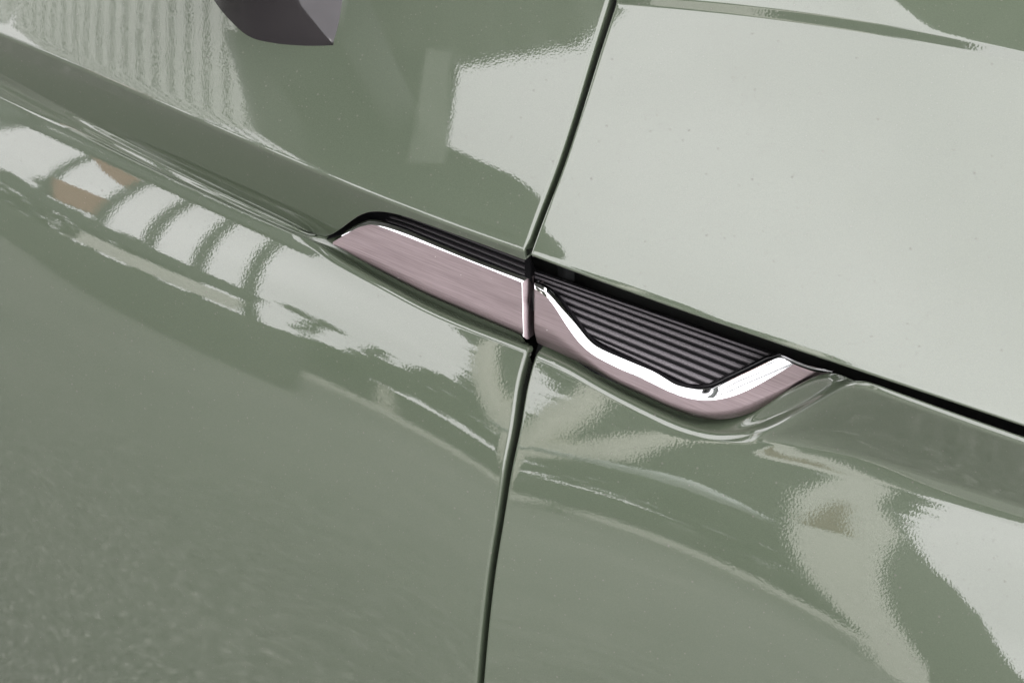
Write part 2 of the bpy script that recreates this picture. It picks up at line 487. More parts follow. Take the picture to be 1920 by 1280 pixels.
# hood rails
hA = Rail([(1000, 475), (1064, 499), (1168, 538), (1360, 605), (1448, 634), (1640, 700), (1920, 793)], 0.0, 3)
hB = traced_drop(hA, [(1158, 10), (1307, 19), (1503, 44), (1718, 81), (1919, 117)], 42, 46, 2)
hC = traced_drop(hB, [(1158, -6), (1307, -1), (1503, 23), (1718, 61), (1919, 97)], 15, 15, 2)
hw = np.clip((XS - .06) / .09, 0, 1); hw = hw * hw * (3 - 2 * hw)
hD = drop(hC, hC.z + .03, 42 + 8 * hw, 45 + 14 * hw)
hE = drop(hD, hD.z + .10, 60, 74)
hood_nodes = [(hE, 76, 76, 0, 24), (hD, 46 + 14 * hw, 46 + 14 * hw, 0, 24), (hC, 41.5 + 8 * hw, 15, .0006, 8), (hB, 15, 47, .0007, 60), (hA, 41, 41, 0, 1)]

# seam: trace on the finished profile
def profile_at(nodes, x):
    Z, O = sections(nodes); i = int(round((x + .8) * 1000)); return Z[:, i], O[:, i]
def seam_trace(nodes, pts):
    Z, O = sections(nodes); out = []
    for q in pts:
        d = ray(*q); ts = np.linspace(.5, 1.6, 4400); P = CAM + ts[:, None] * d
        best = None
        ii = np.clip(np.round((P[:, 0] + .8) * 1000).astype(int), 0, 1600)
        prev = None
        for k in range(0, len(ts)):
            zc, oc = Z[:, ii[k]], O[:, ii[k]]
            if P[k, 2] > zc[0] or P[k, 2] < zc[-1]: continue
            of = np.interp(P[k, 2], zc[::-1], oc[::-1]) + bend(P[k, 0])
            if -P[k, 1] <= of: best = P[k]; break
        if best is not None: out.append((best[2], best[0]))
    out.sort(); return np.array(out)
s_up = seam_trace(door_nodes_up, [(1149, 0), (1118, 98), (1090, 195), (1059, 293), (1038, 352), (1021, 391), (1006, 430), (996, 462)])
s_lo = seam_trace([(fC, E_C, E_C, 0, 54), (fD, E_H, E_H, 0, 40), (fE, 3, 3, 0, 30), (fF, -10, -10, 0, 1)], [(989, 700), (973, 800), (959, 853), (942, 960), (924, 1066), (902, 1280)])
SEAM = np.vstack([s_lo, s_up])

zz = np.linspace(-.7, .5, 1201)
k0 = np.polyfit(s_lo[:3, 0], s_lo[:3, 1], 1); k1 = np.polyfit(s_up[-3:, 0], s_up[-3:, 1], 1)
xx = np.interp(zz, SEAM[:, 0], SEAM[:, 1])
xx = np.where(zz < SEAM[0, 0], np.polyval(k0, zz), xx); xx = np.where(zz > SEAM[-1, 0], np.polyval(k1, zz), xx)
xx = blur(xx, 8)
def xseam(z): return np.interp(z, zz, xx)

def loft(nodes, xa, xb, ncol, end, gap, dense=1.0, pocket=0.0):
    """sheet between stations; 'end' says which end follows the seam"""
    Z, O = sections(nodes)
    G = np.zeros((Z.shape[0], ncol, 3))
    for k in range(Z.shape[0]):
        x = xb if end == 'x1' else xa
        xs = 0.0
        for _ in range(12):
            xs = xseam(np.interp(xs, XS, Z[k])) + gap - (pocket * np.clip((-.020 - np.interp(xs, XS, O[k])) / .010, 0, 1) if k > 60 else 0)
        if end == 'x1': X = xa + (xs - xa) * (1 - (1 - np.linspace(0, 1, ncol)) ** dense)
        else: X = xs + (xb - xs) * np.linspace(0, 1, ncol) ** dense
        G[k, :, 0] = X; G[k, :, 2] = np.interp(X, XS, Z[k]); G[k, :, 1] = -(np.interp(X, XS, O[k]) + bend(X))
    return G
GAP = .0017
Gd = loft(door_nodes, -.78, 0, 420, 'x1', -GAP - .0018, 1.3, .020)
Gf = loft(fender_nodes, 0, .78, 420, 'x0', GAP + .0008, 1.3)
Gh = loft(hood_nodes, 0, .78, 300, 'x0', GAP + .0008, 1.3)


def add_part(name, grids, mats, sharp=None, parent=car):
    o = mesh_from_grids(name, grids, mats, None, sharp=sharp)
    o.parent = parent
    if parent is car: o.matrix_parent_inverse = Matrix.Translation((0, 0, .95))
    return o
def sub(o, parent):
    o.parent = parent
    return o

from mathutils.bvhtree import BVHTree
def bvh_of(G):
    nv, nu = G.shape[:2]; idx = np.arange(nv * nu).reshape(nv, nu)
    q = np.stack([idx[:-1, :-1].ravel(), idx[1:, :-1].ravel(), idx[1:, 1:].ravel(), idx[:-1, 1:].ravel()], 1)
    return BVHTree.FromPolygons(list(map(tuple, G.reshape(-1, 3))), q.tolist())
BV_D = bvh_of(Gd)
def on_door(px, py):
    h = BV_D.ray_cast(Vector(CAM), Vector(ray(px, py)))
    return np.array(h[0]), -np.array(grid_normals_at(h[1]))
def grid_normals_at(n): return n if n.y > 0 else -n

zr = Gd[:, -1, 2]; zA_ = np.interp(0, XS, dA.z); zC_ = np.interp(0, XS, dC.z)
dep = np.clip((zC_ - zr) * 5, .0012, .03)
dep = np.where(zr > zA_, np.clip((zr - zA_ - .002) * 4, .0012, .012), dep)[:, None]
door = add_part("front_door", [hem(Gd, 'x1', np.where((dep[:, 0] > .0015) | (zr < zC_ + .003), .0018, .0009)[:, None], dep)], [PAINT])
fender = add_part("front_fender", [hem(hem(Gf, 'x0', .0012, .03), 'v0', .0006, .012)], [PAINT])
hood = add_part("bonnet", [hem(hem(Gh, 'x0', .0012, np.clip((Gh[:, 0, 2] - Gh[-1, 0, 2]) * 3 - .004, .0012, .012)[:, None]), 'v1', .0011, .006, 8, -1.0, 165)], [PAINT])

# ---- inner steel behind the gaps
def offset_grid(G, d):
    return G + grid_normals(G) * d
xin = np.linspace(-.76, .76, 60)
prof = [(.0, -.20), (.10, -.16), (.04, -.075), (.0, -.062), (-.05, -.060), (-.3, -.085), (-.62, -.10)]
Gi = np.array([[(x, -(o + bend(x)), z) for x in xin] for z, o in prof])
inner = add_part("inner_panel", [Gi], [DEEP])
# the dark mass of the car behind and below the panels
V = [(-.77, .22, -.80), (.77, .22, -.80), (.77, 1.75, -.80), (-.77, 1.75, -.80), (-.77, .30, -.05), (.77, .30, -.05), (.77, 1.70, -.05), (-.77, 1.70, -.05),
     (-.77, .13, -.62), (.77, .13, -.62), (.77, 1.84, -.62), (-.77, 1.84, -.62)]
ub = mesh_poly("underbody", V, [(0, 3, 2, 1), (0, 1, 9, 8), (1, 2, 10, 9), (2, 3, 11, 10), (3, 0, 8, 11), (8, 9, 5, 4), (9, 10, 6, 5), (10, 11, 7, 6), (11, 8, 4, 7), (4, 5, 6, 7)], [DEEP])
ub.parent = car; ub.matrix_parent_inverse = Matrix.Translation((0, 0, .95))
# rubber seal that lies deep in the upright seam
zs = np.linspace(.16, -.42, 160)
ud = profile_at([door_nodes[i] for i in (0, 1, 2, 6, 7, 8, 9)], 0.0)
so_ = np.interp(zs, ud[0][::-1], ud[1][::-1])
so_ = blur(so_ - .03 * np.exp(-((zs + .018) / .026) ** 4), 6)
Gs = np.array([[(xseam(z) + dx, -(o - .013 - abs(dx) * .5), z) for dx in np.linspace(-.005, .005, 9)] for z, o in zip(zs, so_)])
seal = add_part("seam_seal", [Gs], [RUBBER])

# ---------------------------------------------------------------- trim on the door
def loft2(top, bot, n=140, m=8, prof=None):
    A, B = curve_smooth(top, n), curve_smooth(bot, n)
    s = np.linspace(0, 1, m)[:, None, None] if prof is None else np.array(prof)[:, None, None]
    return A[None] * (1 - s) + B[None] * s
pl_p = at(800, 520, -.0185); pl_n = nrm(21, 0)
PT = lambda L: [on_plane(x, y, pl_p, pl_n) for x, y in L]
d_top = [(624, 454), (646, 441), (669, 428), (685, 423), (701, 422), (727, 430), (794, 456), (898, 497), (978, 530)]
d_bot = [(624, 459), (638, 467), (675, 489), (716, 511), (794, 551), (872, 585), (981, 631)]
A = curve_smooth(PT(d_top), 160); B = curve_smooth(PT(d_bot), 160)
s = np.r_[np.linspace(0, .86, 10), .9, .94, .97, 1.0][:, None, None]
Gp = A[None] * (1 - s) + B[None] * s
drop_in = np.r_[np.zeros(10), .0002, .0006, .0013, .0024][:, None, None]
Gp = Gp - drop_in * pl_n
door_trim = add_part("door_trim", [hem(Gp, 'v1', .0006, .004 * TAPER(160, 0, 14))], [BRUSHED])
door_trim['label'] = "shorter brushed copper trim blade on the door"
# polished strip along its upper edge
up_l = [(640, 440), (652, 431), (669, 421), (683, 415), (697, 412), (721, 417), (768, 434), (820, 456), (898, 488), (989, 522)]
lo_l = [(641, 443), (652, 437)] + d_top[2:-1] + [(979, 530)]
Lw = PT(lo_l); Up = [p + np.array([0, 0, 0]) for p in [on_plane(x, y, pl_p - pl_n * .0011, pl_n) for x, y in up_l]]
LA = curve_smooth(Up, 160); LB = curve_smooth(Lw, 160)
s = np.linspace(0, 1, 9)[:, None, None]
Gc = LA[None] * (1 - s) + LB[None] * s + (0.0002 * np.sin(np.pi * s)) * pl_n
o = sub(mesh_from_grids("chrome_strip", [hem(Gc, 'v0', .0004, .004)], [CHROME]), door_trim)
# end bevel facing the seam
e_top = [on_plane(978, 530, pl_p, pl_n), on_plane(989, 522, pl_p - pl_n * .0012, pl_n), on_plane(992, 523, pl_p - pl_n * .003, pl_n)]
e_bot = [on_plane(981, 631, pl_p - pl_n * .0012, pl_n), on_plane(988, 636, pl_p - pl_n * .0028, pl_n), on_plane(991, 636, pl_p - pl_n * .004, pl_n)]
Ge = np.array([[np.array(a) * (1 - v) + np.array(b) * v for a, b in zip(e_top, e_bot)] for v in np.linspace(0, 1, 14)])
o = sub(mesh_from_grids("end_bevel", [hem(Ge, 'x1', .0008, .006, fold=(.05, 1, -.05))], [BRUSHED]), door_trim)
ln_a = [on_plane(977.2, 530, pl_p + pl_n * .0002, pl_n), on_plane(980.2, 630, pl_p - pl_n * .0009, pl_n)]
ln_b = [on_plane(979.6, 529, pl_p + pl_n * .0002, pl_n), on_plane(982.4, 631, pl_p - pl_n * .0011, pl_n)]
Gl = np.array([[ln_a[0] * (1 - v) + ln_a[1] * v, (ln_a[0] + ln_b[0]) / 2 * (1 - v) + (ln_a[1] + ln_b[1]) / 2 * v + pl_n * .00025, ln_b[0] * (1 - v) + ln_b[1] * v] for v in np.linspace(0, 1, 12)])
o = sub(mesh_from_grids("chrome_bead", [Gl], [CHROME]), door_trim)
# gloss black ribbed backing above it
out_l = [(610, 450), (636, 424), (668, 400), (690, 390), (716, 388), (755, 396), (820, 418), (898, 447), (992, 482)]
bk_p = pl_p - pl_n * .006; bk_n = nrm(30, 0)
BA = curve_smooth([on_plane(x, y, pl_p - pl_n * .0085, pl_n) for x, y in out_l], 160)
BB = curve_smooth([on_plane(x, y, pl_p - pl_n * .0030, pl_n) for x, y in up_l[:-1] + [(992, 526)]], 160)
s = np.linspace(0, 1, 10)[:, None, None]
Gb = BA[None] * (1 - s) + BB[None] * s
o = sub(mesh_from_grids("black_backing", [hem(hem(Gb, 'v0', .001, .01), 'x1', .001, .012)], [MATT]), door_trim)
def ridge(name, Pa, Pb, w, h, nn, mat, parent, n=80):
    """small raised rib between two 3-D curves' mid line"""
    Pa, Pb = np.asarray(Pa), np.asarray(Pb)
    rows = []
    for s_, hh in ((0, -.0002), (.12, h * .8), (.3, h), (.7, h), (.88, h * .8), (1, -.0002)):
        rows.append(Pa * (1 - s_) + Pb * s_ + nn * hh)
    G = np.array(rows)
    c0 = G.mean(0)[:1] - nn * .0002; c1 = G.mean(0)[-1:] - nn * .0002
    G = np.concatenate([np.repeat(c0[None], len(rows), 0), G, np.repeat(c1[None], len(rows), 0)], 1)
    return sub(mesh_from_grids(name, [G], [mat], sharp=40), parent)
for f0, f1, i0 in ((.10, .30, 62), (.40, .58, 50), (.68, .86, 44)):
    Pa = (BA * (1 - f0) + BB * f0)[i0:157]; Pb = (BA * (1 - f1) + BB * f1)[i0:157]
    ridge("rib", Pa, Pb, 0, .0010, pl_n, DARKRIB, door_trim)

# ---------------------------------------------------------------- trim on the fender
fp_p = at(1150, 690, -.0178); fp_n = nrm(21, 0)
FT = lambda L, d=0.0: [on_plane(x, y, fp_p - fp_n * d, fp_n) for x, y in L]
ch_lo = [(1003, 542), (1020, 552), (1037, 570), (1060, 607), (1089, 646), (1118, 669), (1168, 694), (1210, 712), (1240, 727), (1271, 741), (1309, 750), (1340, 750), (1373, 743), (1407, 729), (1448, 706), (1492, 680)]
bt = [(1003, 644), (1030, 656), (1080, 680), (1120, 701), (1157, 722), (1200, 742), (1247, 764), (1272, 774), (1300, 783), (1322, 787), (1347, 788), (1380, 783), (1407, 774), (1437, 759), (1490, 732), (1561, 696)]
A = curve_smooth(FT(ch_lo), 220, 5); B = curve_smooth(FT(bt), 220)
# pair the two edges by their position along the body so the cross lines stay even
def pair(A, B, keys, n=220):
    ka = np.array([k[0] for k in keys]); kb = np.array([k[1] for k in keys]); u = np.linspace(0, 1, len(keys))
    ua = np.interp(np.linspace(0, 1, n), u, ka); ub = np.interp(np.linspace(0, 1, n), u, kb)
    t = np.linspace(0, 1, len(A))
    g = lambda C, w: np.stack([np.interp(w, t, C[:, k]) for k in range(3)], 1)
    return g(A, blur(ua, 6)), g(B, blur(ub, 6))
s = np.r_[np.linspace(0, .62, 9), .70, .78, .84, .89, .93, .96, .98, 1.0][:, None, None]
Gp = A[None] * (1 - s) + B[None] * s
sv = s[:, 0, 0]
drop_in = np.where(sv > .62, .0042 * ((np.maximum(sv, .62) - .62) / .38) ** 2.2, 0)[:, None, None]
Gp = Gp - drop_in * fp_n
fender_trim = add_part("fender_trim", [hem(hem(Gp, 'x0', .0009, .012, fold=(0, 1, 0)), 'v1', .0008 * TAPER(220, 1, 50), .008 * TAPER(220, 1, 50))], [BRUSHED])
fender_trim['label'] = "longer brushed copper trim blade with a black ribbed inset"
ch_up = [(1003, 531), (1022, 538), (1037, 548), (1054, 569), (1077, 600), (1102, 632), (1127, 652), (1168, 671), (1231, 698), (1258, 714), (1282, 724), (1313, 729), (1340, 725), (1386, 704), (1428, 683), (1464, 664)]
cu = curve_smooth(ch_up, 220, 5); cl = curve_smooth(ch_lo, 220, 5)
CB = np.array(FT(cl)); wd_ = np.linalg.norm(np.array(FT(cu)) - CB, axis=1)
cd = blur(np.interp(np.linspace(0, 1, 220), [0, .12, .2, 1], [.26, .34, .42, .42]) * np.clip(wd_, .0015, .0055), 10)
CA = np.array([on_plane(q[0], q[1], fp_p - fp_n * d_, fp_n) for q, d_ in zip(cu, cd)])
s = np.linspace(0, 1, 9)[:, None, None]
Gc = CA[None] * (1 - s) + CB[None] * s + (0.00012 * np.sin(np.pi * s)) * fp_n
o = sub(mesh_from_grids("chrome_strip", [hem(hem(hem(Gc, 'v0', .0004, .004), 'x1', .0003, .004), 'x0', .0004, .006, fold=(0, 1, 0))], [CHROME]), fender_trim)
# bright upturned end of the blade
te_a = FT([(1463, 663), (1490, 676), (1524, 688), (1562, 694)], -.0001); te_b = FT([(1468, 671), (1489, 683), (1530, 697), (1560, 698)], -.0016)
TA, TB = curve_smooth(te_a, 24), curve_smooth(te_b, 24)
s = np.linspace(0, 1, 5)[:, None, None]
o = sub(mesh_from_grids("chrome_end", [TA[None] * (1 - s) + TB[None] * s + .0003 * np.sin(np.pi * s) * fp_n], [CHROME]), fender_trim)
# black inset: rim, floor and one bar for every rib
in_n = nrm(41, 0); in_p = on_plane(1150, 640, fp_p - fp_n * .0065, fp_n)
IT = lambda L, d=0.0: [on_plane(x, y, in_p - in_n * d, in_n) for x, y in L]
top_l = [(1003, 506), (1040, 520), (1085, 536), (1168, 566), (1273, 602), (1360, 634), (1466, 668)]
FA = curve_smooth(IT(top_l, .0012), 220); FB = curve_smooth(IT(ch_up, .0012), 220)
s = np.linspace(0, 1, 8)[:, None, None]
Gfl = FA[None] * (1 - s) + FB[None] * s
o = sub(mesh_from_grids("black_backing", [hem(hem(Gfl, 'v0', .0008, .01), 'x0', .001, .012)], [MATT]), fender_trim)
bound = curve_smooth([(1003, 525), (1022, 533), (1037, 544), (1055, 565), (1078, 596), (1103, 628), (1129, 649), (1170, 667), (1233, 693), (1262, 709), (1285, 718), (1313, 722), (1338, 717), (1380, 697), (1420, 677), (1452, 662)], 900)
lines = [((1004, 509), (1445, 662)), ((1010, 517), (1437, 668)), ((1029, 533), (1421, 675)), ((1043, 548), (1403, 685)), ((1062, 569), (1384, 694)), ((1079, 588), (1364, 703)), ((1095, 611), (1343, 711)), ((1114, 632), (1317, 719)), ((1150, 655), (1290, 722))]
def rib_curve(L0, L1):
    """part of a straight line that lies inside the inset outline"""
    P = np.array(L0, float); Q = np.array(L1, float); d = Q - P
    P = P - d * .06; Q = Q + d * .06
    T = np.linspace(0, 1, 1400); X = P + T[:, None] * (Q - P)
    yb = np.interp(X[:, 0], bound[:, 0], bound[:, 1])
    ok = (X[:, 1] < yb) & (X[:, 0] > 1003) & (X[:, 0] < 1449)
    if ok.sum() < 20: return None
    i = np.where(ok)[0]
    return X[i[0]], X[i[-1]]
for k in range(len(lines) - 1):
    (a0, a1), (b0, b1) = lines[k], lines[k + 1]
    a0, a1, b0, b1 = map(np.array, (a0, a1, b0, b1))
    g = .19 if k else .22
    u0, u1 = a0 + (b0 - a0) * g, a1 + (b1 - a1) * g
    v0, v1 = a0 + (b0 - a0) * (1 - g), a1 + (b1 - a1) * (1 - g)
    ca, cb = rib_curve(u0, u1), rib_curve(v0, v1)
    if ca is None or cb is None: continue
    Pa = np.linspace(on_plane(*ca[0], in_p, in_n), on_plane(*ca[1], in_p, in_n), 24)
    Pb = np.linspace(on_plane(*cb[0], in_p, in_n), on_plane(*cb[1], in_p, in_n), 24)
    ridge("rib", Pa, Pb, 0, .0012, in_n, SATIN, fender_trim)
# gloss rim round the inset
ci = cu; tg = np.gradient(ci, axis=0); tg /= np.linalg.norm(tg, axis=1, keepdims=True)
wd = np.interp(np.linspace(0, 1, 220), [0, .1, .55, .68, .8, .95, 1], [4, 6, 6, 8, 12, 11, 5])[:, None]
ri = ci + np.stack([tg[:, 1], -tg[:, 0]], 1) * wd
RA = np.array([on_plane(q[0], q[1], fp_p - fp_n * (d_ + .0030), fp_n) for q, d_ in zip(ri, cd)]); RB = CA + fp_n * .0001
s = np.linspace(0, 1, 5)[:, None, None]
o = sub(mesh_from_grids("black_rim", [hem(RA[None] * (1 - s) + RB[None] * s + .0006 * np.sin(np.pi * s) * fp_n, 'v0', .0004, .016)], [GLOSS]), fender_trim)

# ---------------------------------------------------------------- door mirror
base_l = [(625, 87), (602, 92), (560, 92), (503, 86), (460, 73), (425, 40), (395, 0), (380, -38)]
base_r = [(626, 85), (636, 64), (642, 40), (646, 15), (648, -5), (650, -30), (655, -60), (660, -85)]
ridge_px = [(624, 83), (611, 67), (596, 48), (580, 28), (560, 2), (540, -24), (520, -50), (505, -80)]
lift = [.001, .0035, .007, .011, .016, .024, .036, .05]
def on_door_pt(px, py):
    h = BV_D.ray_cast(Vector(CAM), Vector(ray(px, py)))
    if h[0] is None: return None
    n = np.array(h[1]);  n = n if n[1] < 0 else -n
    return np.array(h[0]) , n
def lifted(px, py, d):
    p, n = on_door_pt(px, py); r = ray(px, py)
    return p - r * d / abs(np.dot(r, n))
L_ = curve_smooth([on_door_pt(x, y)[0] - on_door_pt(x, y)[1] * .002 for x, y in base_l], 40)
R_ = curve_smooth([on_door_pt(x, y)[0] - on_door_pt(x, y)[1] * .002 for x, y in base_r], 40)
M_ = curve_smooth([lifted(x, y, d) for (x, y), d in zip(ridge_px, lift)], 40)
rows = []
for i in range(40):
    l, m_, r_ = L_[i], M_[i], R_[i]
    out = (m_ - (l + r_) / 2); out = out / (np.linalg.norm(out) + 1e-9)
    w = np.linalg.norm(m_ - (l + r_) / 2)
    pts = []
    for t in np.linspace(0, 1, 14): pts.append(l * (1 - t) + m_ * t + out * w * .16 * math.sin(math.pi * t) * (1 - .3 * t))
    for t in np.linspace(0, 1, 14)[1:]: pts.append(m_ * (1 - t) + r_ * t + out * w * .05 * math.sin(math.pi * t))
    rows.append(pts)
Gm = np.array(rows)
mirror = empty("door_mirror", (0, 0, 0)); mirror.parent = car; mirror.matrix_parent_inverse = Matrix.Translation((0, 0, .95))
foot = sub(mesh_from_grids("mirror_foot", [Gm], [MIRROR_PLASTIC]), mirror)
fm = foot.modifiers.new("s", 'SUBSURF'); fm.levels = fm.render_levels = 1

# mirror head, above the frame: only its reflection in the door is in view
hd_out = [(-.49, .362), (-.43, .378), (-.375, .393), (-.338, .421), (-.295, .446), (-.248, .366), (-.198, .274), (-.161, .273), (-.135, .277), (-.078, .229), (-.065, .223), (-.063, .213), (-.09, .205), (-.16, .200), (-.23, .196), (-.287, .203), (-.346, .233), (-.404, .284)]
HC = curve_smooth(hd_out + hd_out[:1], 97)[:-1]
cen = HC.mean(0)
rings = []
for yy, k in ((-.142, .92), (-.145, .975), (-.150, 1.0), (-.162, .98), (-.176, .93), (-.192, .85), (-.206, .73), (-.216, .55), (-.221, .3)):
    Q = cen + (HC - cen) * k
    rings.append([(q[0], yy, q[1]) for q in Q] + [(Q[0][0], yy, Q[0][1])])
rings.append([(cen[0], -.222, cen[1])] * (len(HC) + 1)); rings.insert(0, [(cen[0], -.1415, cen[1])] * (len(HC) + 1))
head = sub(mesh_from_grids("mirror_head", [np.array(rings)], [simple("mirror_shell_black", (.03, .032, .03), .35, 0, .4, nscale=800, namp=.2)]), mirror)
edge_strip = [(-.312, .430), (-.294, .440), (-.250, .362), (-.206, .285), (-.196, .262), (-.216, .246), (-.240, .296), (-.276, .362)]  # added pale strip, standing in for the bright sheen of the head's edge
V = [(x, -.1405, z) for x, z in edge_strip] + [(x, -.150, z) for x, z in edge_strip]; n8 = len(edge_strip)
sub(mesh_poly("mirror_edge_strip", V, [tuple(range(n8)), tuple(range(2 * n8 - 1, n8 - 1, -1))] + [(i, i + n8, (i + 1) % n8 + n8, (i + 1) % n8) for i in range(n8)], [simple("pale_edge_plastic", (.42, .43, .40), .3, nscale=60, namp=.1)]), mirror)
arm_a = Gm[-1].mean(0)
ar = []
for t in np.linspace(0, 1, 12):
    c = arm_a * (1 - t) + np.array([-.27, -.165, .30]) * t
    ar.append(c + (Gm[-1] - arm_a) * (1 + .1 * t))
sub(mesh_from_grids("mirror_arm", [np.array(ar)], [RUBBER]), mirror)

# ---------------------------------------------------------------- ground and what stands around the car
def box(V, F, a, b):
    k = len(V); x0, y0, z0 = a; x1, y1, z1 = b
    V += [(x0, y0, z0), (x1, y0, z0), (x1, y1, z0), (x0, y1, z0), (x0, y0, z1), (x1, y0, z1), (x1, y1, z1), (x0, y1, z1)]
    F += [(k, k+3, k+2, k+1), (k+4, k+5, k+6, k+7), (k, k+1, k+5, k+4), (k+1, k+2, k+6, k+5), (k+2, k+3, k+7, k+6), (k+3, k, k+4, k+7)]
def beam(p, q, w, h):
    """square bar from p to q"""
    p, q = np.array(p, float), np.array(q, float); d = q - p; d /= np.linalg.norm(d)
    a = np.cross(d, [0, 1, 0.01]); a /= np.linalg.norm(a); b = np.cross(d, a)
    V = []
    for e in (p, q):
        for s0, s1 in ((-1, -1), (1, -1), (1, 1), (-1, 1)): V.append(e + a * w / 2 * s0 + b * h / 2 * s1)
    F = [(0, 3, 2, 1), (4, 5, 6, 7), (0, 1, 5, 4), (1, 2, 6, 5), (2, 3, 7, 6), (3, 0, 4, 7)]
    return V, F
GZ = -.95
def make_asphalt():
    m, n, b = new_mat("asphalt")
    co = objcoord(n)
    v = n.nodes.new('ShaderNodeTexVoronoi'); v.inputs['Scale'].default_value = 150; n.links.new(co, v.inputs['Vector'])
    rnd = n.nodes.new('ShaderNodeSeparateColor'); n.links.new(v.outputs['Color'], rnd.inputs[0])
    c1 = ramp(n, rnd.outputs[1], 0, 1, (.107, .106, .104, 1), (.258, .255, .249, 1))
    c1.color_ramp.elements.new(.93).color = (.26, .257, .25, 1); c1.color_ramp.elements[-1].color = (.66, .65, .62, 1)
    big = noise(n, 1.3, 3, .6, co)
    c2 = mixcol(n, big.outputs['Fac'], (.7, .7, .7, 1), (1.15, 1.13, 1.1, 1))
    mm = n.nodes.new('ShaderNodeMix'); mm.data_type = 'RGBA'; mm.blend_type = 'MULTIPLY'; mm.inputs[0].default_value = 1
    n.links.new(c1.outputs[0], mm.inputs[6]); n.links.new(c2, mm.inputs[7])
    n.links.new(mm.outputs[2], b.inputs['Base Color']); b.inputs['Roughness'].default_value = .9
    bp = n.nodes.new('ShaderNodeBump'); bp.inputs['Distance'].default_value = .003
    n.links.new(v.outputs['Distance'], bp.inputs['Height']); n.links.new(bp.outputs[0], b.inputs['Normal'])
    return m
ground = mesh_poly("ground", [(-300, -300, GZ), (300, -300, GZ), (300, 300, GZ), (-300, 300, GZ)], [(0, 1, 2, 3)], [make_asphalt()])
ground['kind'] = 'structure'

STEEL = simple("dark_green_steel", (.035, .045, .036), .5, 0, .4, nscale=30, namp=.3)
BRICK = simple("salmon_brick_face", (.42, .20, .14), .8, nscale=25, namp=.25)
PALE = simple("pale_render", (.72, .71, .66), .85, nscale=12, namp=.1)
BROWN = simple("brown_board", (.20, .11, .06), .7, nscale=20, namp=.2)
BARK = simple("pale_bark", (.72, .70, .63), .9, nscale=18, namp=.25, bump=.01)
LEAF = simple("dark_leaf", (.035, .055, .025), .6, nscale=3, namp=.5)
SLATE = simple("dark_slate_wall", (.06, .065, .055), .8, nscale=8, namp=.2)
def part_of(name, V, F, mats, parent):
    o = mesh_poly(name, V, F, mats); o.parent = parent
    o.matrix_parent_inverse = Matrix.Translation(-Vector(parent.location)); return o

# corrugated canopy over the rear of the car
def make_sheet():
    m, n, b = new_mat("pale_corrugated_sheet")
    t = noise(n, 6, 4, .6, objcoord(n))
    n.links.new(ramp(n, t.outputs['Fac'], .3, .7, (.50, .52, .49, 1), (.62, .63, .60, 1)).outputs[0], b.inputs['Base Color'])
    b.inputs['Roughness'].default_value = .6
    tr = n.nodes.new('ShaderNodeBsdfTranslucent'); tr.inputs[0].default_value = (.86, .87, .84, 1)
    ms = n.nodes.new('ShaderNodeMixShader'); ms.inputs[0].default_value = .72
    n.links.new(b.outputs[0], ms.inputs[1]); n.links.new(tr.outputs[0], ms.inputs[2])
    n.links.new(ms.outputs[0], n.nodes['Material Output'].inputs['Surface'])
    return m
canopy = empty("canopy", (-2, 2, GZ), "pale corrugated canopy roof mirrored in the upper door", "canopy")
CZ = 2.5
def edge(x): return np.maximum(np.where(x < -1.15, -.22 + .76 * x, np.interp(x, [-1.15, -1.02, -.9, -.25, .1, .9], [-1.094, -.80, -.35, -.30, -.57, -.3])), -2.45)
def canopy_sheet(name, xs, mat, amp):
    Gk = np.array([[(x, edge(x) * (1 - v) + 6.0 * v, CZ + amp * math.cos(2 * math.pi * x / .11)) for x in xs] for v in (0, .06, .2, .5, 1)])
    o = mesh_from_grids(name, [Gk], [mat]); o.parent = canopy; o.matrix_parent_inverse = Matrix.Translation(-canopy.location)
canopy_sheet("corrugated_sheet", np.arange(-4.15, -2.2, .11 / 8), make_sheet(), .018)
canopy_sheet("soffit_sheet", np.arange(-2.2, .9, .11 / 8), simple("grey_soffit", (.30, .31, .29), .7, nscale=5, namp=.15), .025)
me0 = None  # thin dark bars added under the sheet to deepen the mirrored ripple's shading
for k in range(18):
    x = -4.14 + k * .11
    if me0 is None:
        V, F = beam((0, -2.4, CZ - .02), (0, 5.9, CZ - .02), .014, .012)
        o = part_of("ripple_shade_bar", V, F, [STEEL], canopy); me0 = o.data; o.location.x = x
    else:
        o = bpy.data.objects.new("ripple_shade_bar", me0); COL.objects.link(o); o.parent = canopy
        o.matrix_parent_inverse = Matrix.Translation(-canopy.location); o.location.x = x
for px_, py_ in ((-4.1, -2.3), (-4.1, 5.5), (.7, 5.5)):
    part_of("post", *beam((px_, py_, GZ), (px_, py_, CZ + .05), .1, .1), [STEEL], canopy)

